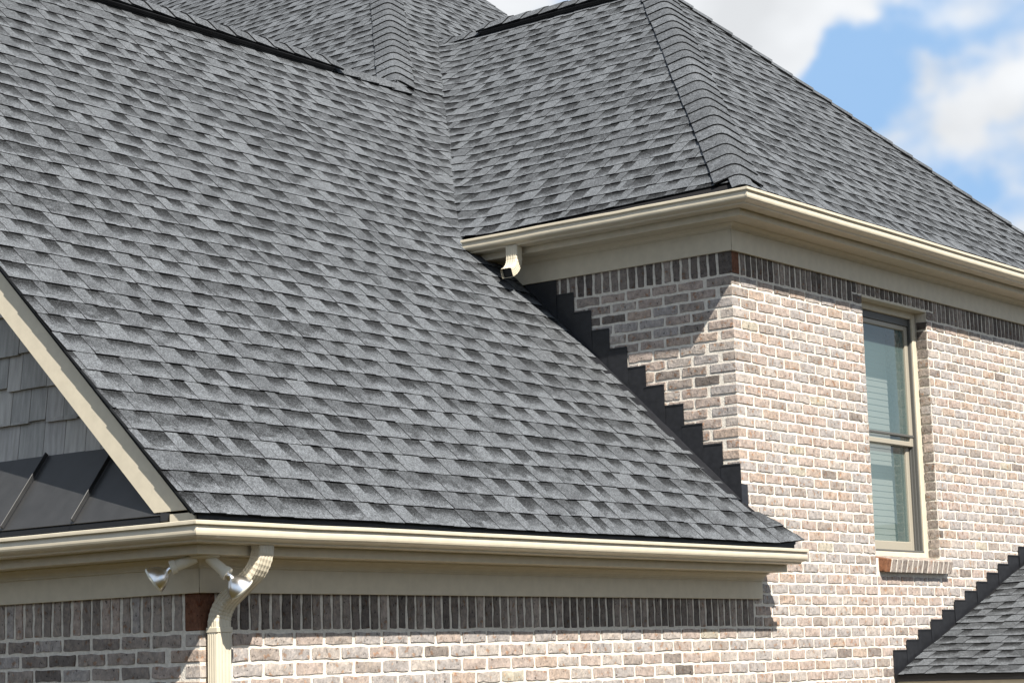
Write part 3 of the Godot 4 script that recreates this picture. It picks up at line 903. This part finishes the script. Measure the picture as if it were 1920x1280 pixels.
func spout(called: String, path: Array, w: float, dpt: float, crimp: Array, label: String, open_end: bool):
	# rectangular fluted pipe along a path in planes that contain the side axis
	var ring := []
	var fl := 5
	for side in 4:
		var a: float = [w, dpt, w, dpt][side]
		for k in 12:
			var f := (k + 0.5) / 12.0
			var u := lerpf(-a / 2 + 0.005, a / 2 - 0.005, f)
			var dent := -0.0022 if k % 3 == 1 else 0.0
			var out: float = ([dpt, w, dpt, w][side]) / 2 + dent
			ring.append([Vector2(u, -out), Vector2(out, u), Vector2(-u, out), Vector2(-out, -u)][side])
	var root := node(house, called, label)
	# split into pipe and elbow pieces
	var secs := []
	var side_axis: Vector3 = path[0][1]
	for i in path.size():
		var p: Vector3 = path[i][0]
		var a: Vector3 = path[maxi(i - 1, 0)][0]
		var b: Vector3 = path[mini(i + 1, path.size() - 1)][0]
		var d := (b - a).normalized()
		var sd := (side_axis - d * side_axis.dot(d)).normalized()
		var ot := d.cross(sd).normalized()
		secs.append([p, sd, ot])
	var start := 0
	while start < path.size() - 1:
		var kind: String = crimp[start]
		var end := start
		while end < path.size() - 1 and crimp[end] == kind: end += 1
		var mb := MB.new()
		var cnt := (end - start) * 1
		for i in range(start, end):
			var A := []
			var B := []
			for r in ring:
				var ka := 1.0
				var kb := 1.0
				if kind == "elbow":
					ka = 0.96 if i % 2 == 1 else 1.0
					kb = 0.96 if (i + 1) % 2 == 1 else 1.0
				A.append(secs[i][0] + secs[i][1] * r.x * ka + secs[i][2] * r.y * ka)
				B.append(secs[i + 1][0] + secs[i + 1][1] * r.x * kb + secs[i + 1][2] * r.y * kb)
			for k in ring.size():
				var q := (k + 1) % ring.size()
				mb.quad(A[k], B[k], B[q], A[q])
		put(root, kind, mb.mesh(), M.gutter)
		start = end
	if open_end:
		var e: Array = secs[secs.size() - 1]
		var mb := MB.new()
		var pts := []
		for r in ring: pts.append(e[0] - e[2].cross(e[1]).normalized() * -0.02 + (e[1] * r.x + e[2] * r.y) * 0.93)
		mb.fan(pts)
		put(root, "dark_mouth", mb.mesh(), M.black)
	return root

func build_downspouts():
	# wall downspout: outlet, elbow back to the wall, elbow down, pipe
	var path := []
	var crimp := []
	var X := Vector3.RIGHT
	path.append([Vector3(0.135, 0.360, 0.243), X]); crimp.append("outlet")
	path.append([Vector3(0.135, 0.338, 0.243), X]); crimp.append("elbow")
	var N := 12
	var a0 := deg_to_rad(50.0)
	var p := Vector3(0.135, 0.330, 0.243)
	for i in range(1, N + 1):            # first bend, towards the wall
		var a := a0 * i / N
		path.append([p + Vector3(-0.022 * i / N, -0.14 * sin(a), -0.14 * (1 - cos(a))), X]); crimp.append("elbow")
	p = path[path.size() - 1][0] + Vector3(-0.026, -0.082, -0.098)
	path.append([p, X]); crimp.append("elbow")
	for i in range(1, N + 1):            # second bend, down the wall
		var a := a0 - a0 * i / N
		path.append([p + Vector3(-0.020 * i / N, -0.13 * (sin(a0) - sin(a)), -0.13 * (cos(a) - cos(a0))), X]); crimp.append("elbow")
	var e: Vector3 = path[path.size() - 1][0]
	crimp[crimp.size() - 1] = "pipe"
	path.append([e + Vector3(0, -0.03, 0), X]); crimp.append("pipe")
	path.append([Vector3(e.x, GROUND + 0.1, e.z), X]); crimp.append("pipe")
	var ds = spout("downspout", path, 0.088, 0.064, crimp, "cream downspout bending back to the wall beside the floodlight", false)
	var cm := MB.new()
	cm.box(Vector3(e.x - 0.0462, e.y - 0.046, e.z - 0.0342), Vector3(e.x + 0.0462, e.y - 0.024, e.z + 0.0342), 0.002)
	put(ds, "collar", cm.mesh(), M.gutter)
	# short elbow that spills onto the roof
	path = []; crimp = []
	var Z := Vector3.BACK
	path.append([Vector3(4.115, 2.45, -1.445), Z]); crimp.append("outlet")
	path.append([Vector3(4.115, 2.385, -1.445), Z]); crimp.append("elbow")
	for i in range(1, 13):
		var a := deg_to_rad(72.0) * i / 12
		var r := 0.115
		path.append([Vector3(4.115 - r * (1 - cos(a)), 2.375 - r * sin(a), -1.445), Z]); crimp.append("elbow")
	spout("downspout", path, 0.092, 0.066, crimp, "short cream downspout elbow spilling onto the roof", true)

# ------------------------------------------------------------------ gable, metal roof
func build_gable():
	var G := node(house, "gable_wall", "gable clad in grey staggered shakes")
	var mb := MB.new()
	mb.slab([Vector3(0.03, 0.70, -7.2), Vector3(0.03, 0.70, -0.05), Vector3(0.03, 0.76, -0.05), Vector3(0.03, roof_a(-3.68) - 0.05, -3.68)], Vector3(0.04, 0, 0))
	put(G, "sheathing", mb.mesh(), M.deck)
	for row in 5:
		var yb := 0.822 + row * 0.168
		var z := 0.1
		while z > -2.3:
			var w := rng.randf_range(0.075, 0.19)
			var zc := z - w / 2
			var top := minf(yb + 0.20, roof_a(z) - 0.06)
			var y0 := yb + (rng.randf_range(-0.012, 0.014) if row > 0 else 0.0)
			if top - y0 > 0.03:
				var b := MB.new()
				var t0 := 0.016 + rng.randf_range(0, 0.002)
				# wedge: thick at the butt
				var z0 := z - w + 0.0018
				var z1 := z - 0.0018
				var p := [Vector3(-t0, y0, z0), Vector3(-t0, y0, z1), Vector3(0.004, top, z1), Vector3(0.004, top, z0)]
				b.slab(p, Vector3(0.022, 0, 0))
				put(G, "shake", b.mesh(), M.shake[rng.randi() % 3])
			z -= w
	# rake board, its return and the soffit behind it
	var R := node(house, "rake_board", "cream rake board along the gable edge")
	var top := func(z: float) -> Vector3: return Vector3(-0.272, roof_a(z) - 0.018, z)
	b_rake(R, 0.242, -3.68)
	mb = MB.new()
	mb.slab([Vector3(-0.271, 0.432, 0.112), Vector3(-0.271, 0.432, 0.262), Vector3(-0.271, 0.478, 0.256), Vector3(-0.271, 0.478, 0.112)], Vector3(0.24, 0, 0))
	put(R, "rake_return", mb.mesh(), M.trim)
	mb = MB.new()
	mb.slab([Vector3(-0.25, roof_a(0.1) - 0.20, 0.1), Vector3(0.02, roof_a(0.1) - 0.20, 0.1), Vector3(0.02, roof_a(-3.68) - 0.20, -3.68), Vector3(-0.25, roof_a(-3.68) - 0.20, -3.68)], Vector3(0, 0.012, 0))
	put(R, "soffit", mb.mesh(), M.trim)
	# dark metal drip edge on the rake
	mb = MB.new()
	mb.slab([Vector3(-0.287, roof_a(0.27) - 0.024, 0.27), Vector3(-0.287, roof_a(0.27) - 0.002, 0.27), Vector3(-0.287, roof_a(-3.68) - 0.002, -3.68), Vector3(-0.287, roof_a(-3.68) - 0.024, -3.68)], Vector3(0.014, 0, 0))
	put(R, "drip_edge", mb.mesh(), M.black)

	# standing seam pent roof
	var S := node(house, "metal_roof", "dark standing seam metal roof below the shake gable")
	var lo := Vector2(-0.272, 0.478)
	var hi := Vector2(-0.012, 0.832)
	var nn := Vector3(-(hi.y - lo.y), hi.x - lo.x, 0).normalized()
	var zs := [0.055, -0.49, -0.965, -1.44, -1.915, -2.39, -2.865]
	for i in zs.size() - 1:
		var b := MB.new()
		var za: float = zs[i + 1] + 0.001
		var zb: float = zs[i] - 0.001
		var zt: float = zb if i > 0 else -0.315
		b.slab([Vector3(lo.x, lo.y, za), Vector3(lo.x, lo.y, zb), Vector3(hi.x, hi.y, zt), Vector3(hi.x, hi.y, za)], -nn * 0.004)
		put(S, "panel", b.mesh(), M.metal)
		if i == 0: continue
		b = MB.new()
		var zc: float = zs[i]
		var c := Vector3((lo.x + hi.x) / 2, (lo.y + hi.y) / 2, zc) + nn * 0.0135
		var uu := Vector3(hi.x - lo.x, hi.y - lo.y, 0)
		b.chamfer(Transform3D(Basis(uu.normalized(), nn, uu.normalized().cross(nn)), c), Vector3(uu.length() / 2 - 0.006, 0.0105, 0.0034), 0.0015, null, 0.0)
		put(S, "seam", b.mesh(), M.metal)
	mb = MB.new()
	mb.box(Vector3(-0.268, 0.43, -3.1), Vector3(-0.26, 0.472, 0.05))
	put(S, "drip_edge", mb.mesh(), M.black)
	mb = MB.new()
	mb.slab([Vector3(-0.275, 0.452, 0.06), Vector3(-0.275, 0.452, 0.10), Vector3(-0.275, 0.482, 0.115), Vector3(-0.275, 0.488, 0.06)], Vector3(0.06, 0, 0))
	put(S, "end_cap", mb.mesh(), M.metal)

func b_rake(R: Node3D, z0: float, z1: float):
	var mb := MB.new()
	# board whose foot is cut level
	var yf := 0.490
	var zf := (A0 - 0.238 - yf) / SA       # where the lower edge meets the level cut
	var zt := (A0 - 0.018 - yf) / SA
	mb.slab([Vector3(-0.272, yf, zf), Vector3(-0.272, yf, zt), Vector3(-0.272, roof_a(z1) - 0.018, z1), Vector3(-0.272, roof_a(z1) - 0.238, z1)], Vector3(0.022, 0, 0))
	put(R, "board", mb.mesh(), M.trim)

# ------------------------------------------------------------------ flashing
func build_flashing():
	var S := node(house, "step_flashing", "black step flashing climbing the brick side wall")
	for k in range(-4, 12):
		var y := 2.146 - 0.1318 * k
		var z := -1.325 + 0.1325 * k
		var ze := z + 0.148
		if k == 10: y = 0.845
		if k == 11: continue
		if k == 10: ze = z + 0.08
		var lo := roof_a(z) - 0.02
		var lo2 := maxf(roof_a(ze) - 0.02, 0.70)
		var t := 0.0045 + 0.0035 * absi(k % 2)
		var xx := X1 - t
		if k == 10:                       # end piece laps round the corner onto the front
			var e := MB.new()
			e.slab([Vector3(X1 - 0.006, 0.70, 0.0058), Vector3(X1 + 0.062, 0.70, 0.0058), Vector3(X1 + 0.062, 0.838, 0.0058), Vector3(X1 - 0.006, 0.842, 0.0058)], Vector3(0, 0, -0.003))
			put(S, "flashing_piece", e.mesh(), M.flashing)
			continue
		if k == 9: ze = 0.005
		var mb := MB.new()
		var j := rng.randf_range(-0.004, 0.004)
		var kx := rng.randf_range(0, 0.004)
		var ky := rng.randf_range(0, 0.004)
		mb.slab([Vector3(xx - ky, lo, z), Vector3(xx - kx, lo2, ze), Vector3(xx - kx * 0.4, y + j, ze), Vector3(xx, y - j * 0.5, z + rng.randf_range(0, 0.003))], Vector3(0.003, 0, 0))
		# folded hem at the top
		mb.box(Vector3(xx - 0.004, y - 0.006, z + 0.004), Vector3(xx + 0.002, y + 0.003, ze - 0.002))
		put(S, "flashing_piece", mb.mesh(), M.flashing)
	# roof pan of the flashing, lapping onto the shingles under the wall
	var pan := MB.new()
	pan.slab([Vector3(4.27, roof_a(0.0) + 0.003, 0.0), Vector3(X1, roof_a(0.0) + 0.003, 0.0), Vector3(X1, roof_a(-1.9) + 0.003, -1.9), Vector3(4.27, roof_a(-1.9) + 0.003, -1.9)], Vector3(0, -0.003, 0))
	put(S, "roof_pan", pan.mesh(), M.flashing)
	var Q := node(house, "step_flashing", "black step flashing above the low roof")
	for k in 16:
		var y := -0.158 + PITCH * k
		var x := 6.152 + 0.183 * k
		var xe := x + 0.198
		var t := 0.0045 + 0.0040 * (k % 2)
		var mb := MB.new()
		var j := rng.randf_range(-0.004, 0.004)
		var bl := -0.308 + 0.367 * (x - 6.17) - 0.02
		var br := -0.308 + 0.367 * (xe - 6.17) - 0.02
		var kz := rng.randf_range(0, 0.005)
		mb.slab([Vector3(x, bl, t + kz), Vector3(xe, br, t + 0.002), Vector3(xe, y + j, t), Vector3(x + rng.randf_range(0, 0.004), y - j, t)], Vector3(0, 0, -0.003))
		mb.box(Vector3(x + 0.005, y - 0.006, t - 0.002), Vector3(xe - 0.02, y + 0.003, t + 0.004))
		put(Q, "flashing_piece", mb.mesh(), M.flashing)

# ------------------------------------------------------------------ window
func build_window():
	var W := node(house, "window", "tall double hung window with closed blinds in the brick wall")
	var z := -0.085
	var x0 := 6.0
	var x1 := 6.913
	var y0 := 0.458
	var y1 := 2.165
	# casing
	var mb := MB.new()
	mb.box(Vector3(x0, y0, z - 0.05), Vector3(x0 + 0.052, y1, z), 0.004)
	mb.box(Vector3(x1 - 0.052, y0, z - 0.05), Vector3(x1, y1, z), 0.004)
	mb.box(Vector3(x0 + 0.0525, y1 - 0.05, z - 0.05), Vector3(x1 - 0.0525, y1, z), 0.004)
	mb.box(Vector3(x0 + 0.0525, y0, z - 0.05), Vector3(x1 - 0.0525, y0 + 0.035, z), 0.004)
	put(W, "casing", mb.mesh(), M.trim)
	mb = MB.new()
	mb.box(Vector3(x0 + 0.001, 2.160, -0.09), Vector3(x1 + 0.010, 2.176, -0.001))
	put(W, "lintel", mb.mesh(), M.trim)
	# vinyl frame with stepped tracks
	var fx0 := x0 + 0.053
	var fx1 := x1 - 0.053
	var fy0 := y0 + 0.036
	var fy1 := y1 - 0.051
	mb = MB.new()
	for q in [[0.0, 0.014, -0.012], [0.014, 0.024, -0.030], [0.024, 0.034, -0.048], [0.034, 0.042, -0.066]]:
		mb.box(Vector3(fx1 - q[1], fy0, z - 0.09), Vector3(fx1 - q[0], fy1, z + q[2]), 0.0015)
		mb.box(Vector3(fx0 + q[0], fy0, z - 0.09), Vector3(fx0 + q[1], fy1, z + q[2]), 0.0015)
	put(W, "frame", mb.mesh(), M.screen)
	mb = MB.new()
	mb.box(Vector3(fx0, fy0, z - 0.09), Vector3(fx1, fy0 + 0.014, z - 0.006), 0.002)
	put(W, "track_sill", mb.mesh(), M.screen)
	mb = MB.new()
	mb.box(Vector3(fx0, fy1 - 0.05, z - 0.09), Vector3(fx1, fy1, z - 0.022), 0.002)
	put(W, "head_track", mb.mesh(), M.screen)
	var ym := 1.235
	# sashes: [bottom, top, front]
	for s in [[ym - 0.012, fy1 - 0.05, z - 0.030, "upper_sash"], [fy0 + 0.014, ym + 0.022, z - 0.060, "lower_sash"]]:
		mb = MB.new()
		var zf: float = s[2]
		var t := 0.045
		var ax := fx0 + 0.02
		var bx := fx1 - (0.016 if s[3] == "upper_sash" else 0.034)
		mb.box(Vector3(ax, s[0], zf - 0.028), Vector3(ax + t, s[1], zf), 0.004)
		mb.box(Vector3(bx - t, s[0], zf - 0.028), Vector3(bx, s[1], zf), 0.004)
		mb.box(Vector3(ax + t + 0.0005, s[0], zf - 0.028), Vector3(bx - t - 0.0005, s[0] + (0.034 if s[3] == "upper_sash" else 0.062), zf), 0.004)
		mb.box(Vector3(ax + t + 0.0005, s[1] - 0.034, zf - 0.028), Vector3(bx - t - 0.0005, s[1], zf), 0.004)
		put(W, s[3], mb.mesh(), M.vinyl)
		mb = MB.new()
		mb.quad(Vector3(ax + 0.02, s[0] + 0.02, zf - 0.015), Vector3(bx - 0.02, s[0] + 0.02, zf - 0.015), Vector3(bx - 0.02, s[1] - 0.02, zf - 0.015), Vector3(ax + 0.02, s[1] - 0.02, zf - 0.015))
		put(W, "pane", mb.mesh(), M.glass)
	mb = MB.new()
	mb.box(Vector3(fx0 + 0.02, ym + 0.052, z - 0.044), Vector3(fx1 - 0.016, ym + 0.068, z - 0.024), 0.002)
	put(W, "screen_rail", mb.mesh(), M.screen)
	# blinds
	var y := fy0 + 0.03
	while y < fy1 - 0.03:
		mb = MB.new()
		var zb := z - 0.21
		var x := Transform3D(Basis(Vector3.RIGHT, deg_to_rad(85.0)), Vector3((fx0 + fx1) / 2, y, zb))
		mb.chamfer(x, Vector3((fx1 - fx0) / 2 - 0.012, 0.0012, 0.0235), 0.0005, null, 0.0)
		put(W, "blind_slat", mb.mesh(), M.blind)
		y += 0.0425
	# rowlock sill
	var k := 13
	for i in k:
		var xc := 6.03 + (i + 0.5) * (6.99 - 6.03) / k
		mb = MB.new()
		var t := Transform3D(Basis(Vector3.RIGHT, deg_to_rad(12.0)), Vector3(xc, 0.405, -0.03))
		mb.chamfer(t, Vector3(0.0315, 0.044, 0.085), 0.004, rng, 0.0015)
		put(W, "sill_brick", mb.mesh(), M.sill_end if i == 0 else M.bricks[pick([[0, 0.3], [4, 0.5], [8, 0.2]])])
	mb = MB.new()
	mb.chamfer(Transform3D(Basis(Vector3.RIGHT, deg_to_rad(12.0)), Vector3(6.51, 0.405, -0.0325)), Vector3(0.466, 0.0425, 0.085), 0.002, null, 0.0)
	put(W, "sill_mortar", mb.mesh(), M.mortar)

# ------------------------------------------------------------------ floodlight
func lathe(mb: MB, at: Vector3, axis: Vector3, prof: Array, seg := 28):
	var a := axis.normalized()
	var s := a.cross(Vector3.UP if absf(a.y) < 0.95 else Vector3.RIGHT).normalized()
	var w := a.cross(s)
	for k in seg:
		var c0 := s * cos(TAU * k / seg) + w * sin(TAU * k / seg)
		var c1 := s * cos(TAU * (k + 1) / seg) + w * sin(TAU * (k + 1) / seg)
		for i in prof.size() - 1:
			var p: Vector2 = prof[i]
			var q: Vector2 = prof[i + 1]
			mb.quad(at + a * p.x + c0 * p.y, at + a * q.x + c0 * q.y, at + a * q.x + c1 * q.y, at + a * p.x + c1 * p.y)

func smooth(mb: MB) -> ArrayMesh:
	var st := SurfaceTool.new()
	st.begin(Mesh.PRIMITIVE_TRIANGLES)
	st.set_smooth_group(0)
	for p in mb.v: st.add_vertex(p)
	st.index()
	st.generate_normals()
	return st.commit()

func build_floodlight():
	var L := Node3D.new()
	L.name = "flood_light"
	L.set_meta("label", "twin outdoor floodlight with silver bulbs under the cornice corner")
	L.set_meta("category", "floodlight")
	add_child(L)
	var c := Vector3(-0.073, 0.3125, 0.11)
	var mb := MB.new()
	lathe(mb, c, Vector3.DOWN, [Vector2(0, 0.062), Vector2(0.006, 0.062), Vector2(0.009, 0.055), Vector2(0.010, 0.0)])
	put(L, "mounting_plate", mb.mesh(), M.lamp_body)
	var right := Vector3(0.617, -0.03, 0.787)
	for q in [[-0.046, Vector2(-0.90, -0.36), Vector2(-0.80, -0.56), 0.0], [0.022, Vector2(0.76, -0.64), Vector2(0.64, -0.72), -0.25]]:
		var b: Vector3 = c + right * q[0] * 0.9 + Vector3(0, -0.012, 0)
		var toward := Vector3(-0.78, 0, 0.61)
		var d1: Vector3 = (right * q[1].x + Vector3.UP * q[1].y + toward * 0.15).normalized()
		var d2: Vector3 = (right * q[2].x + Vector3.UP * q[2].y + toward * q[3]).normalized()
		mb = MB.new()
		lathe(mb, b, d1, [Vector2(-0.006, 0.0), Vector2(-0.006, 0.019), Vector2(0.0, 0.021), Vector2(0.082, 0.024), Vector2(0.084, 0.028), Vector2(0.105, 0.030), Vector2(0.107, 0.026), Vector2(0.098, 0.0)])
		put(L, "lamp_holder", mb.mesh(), M.lamp_body)
		var e: Vector3 = b + d1 * 0.100
		mb = MB.new()
		lathe(mb, e, d2, [Vector2(-0.004, 0.012), Vector2(0.006, 0.0125), Vector2(0.010, 0.0155), Vector2(0.014, 0.0125), Vector2(0.019, 0.016), Vector2(0.024, 0.015), Vector2(0.03, 0.020), Vector2(0.04, 0.032), Vector2(0.052, 0.042), Vector2(0.066, 0.050), Vector2(0.082, 0.0565), Vector2(0.090, 0.0585)], 40)
		var bulb := put(L, "reflector_bulb", smooth(mb), M.chrome)
		mb = MB.new()
		lathe(mb, e, d2, [Vector2(0.0885, 0.0595), Vector2(0.095, 0.0595), Vector2(0.100, 0.05), Vector2(0.104, 0.03), Vector2(0.105, 0.0)], 40)
		put(bulb, "lens", smooth(mb), M.lens)

# ------------------------------------------------------------------ scene
func _ready():
	rng.seed = 20240
	var cam := Camera3D.new()
	cam.name = "camera"
	cam.transform = Transform3D(Basis.from_euler(Vector3(deg_to_rad(8.77874), deg_to_rad(-52.16983), deg_to_rad(-1.70841))), Vector3(-6.181, -0.172, 6.514))
	cam.fov = 18.5826
	cam.near = 0.05
	cam.far = 400.0
	add_child(cam)
	cam.current = true
	var we := WorldEnvironment.new()
	we.name = "environment"
	var env := Environment.new()
	env.background_mode = Environment.BG_SKY
	env.sky = make_sky(cam)
	env.background_energy_multiplier = 0.45
	env.tonemap_mode = Environment.TONE_MAPPER_LINEAR
	env.tonemap_exposure = 2.0
	env.sdfgi_enabled = true; env.ssao_enabled = true; env.ssil_enabled = true
	we.environment = env
	add_child(we)
	var sun := DirectionalLight3D.new()
	sun.name = "sun"
	sun.light_energy = 1.6
	sun.light_color = Color(1.0, 0.972, 0.93)
	sun.light_angular_distance = 0.5
	sun.shadow_enabled = true
	add_child(sun)
	sun.look_at_from_position(Vector3.ZERO, -Vector3(-1.0, 2.37, 1.935), Vector3.UP)

	make_materials()
	var g := MB.new()
	g.quad(Vector3(-150, GROUND, 150), Vector3(150, GROUND, 150), Vector3(150, GROUND, -150), Vector3(-150, GROUND, -150))
	var ground := put(self, "lawn", g.mesh(), M.lawn, "dry green lawn around the house", "structure")
	ground.set_meta("category", "lawn")

	house = Node3D.new()
	house.name = "brick_house"
	house.set_meta("label", "pale brick house with grey shingled hip and gable roofs")
	house.set_meta("category", "house")
	add_child(house)
	build_walls()
	build_roofs()
	cornice(true)
	cornice(false)
	build_gable()
	build_flashing()
	build_window()
	build_downspouts()
	build_floodlight()
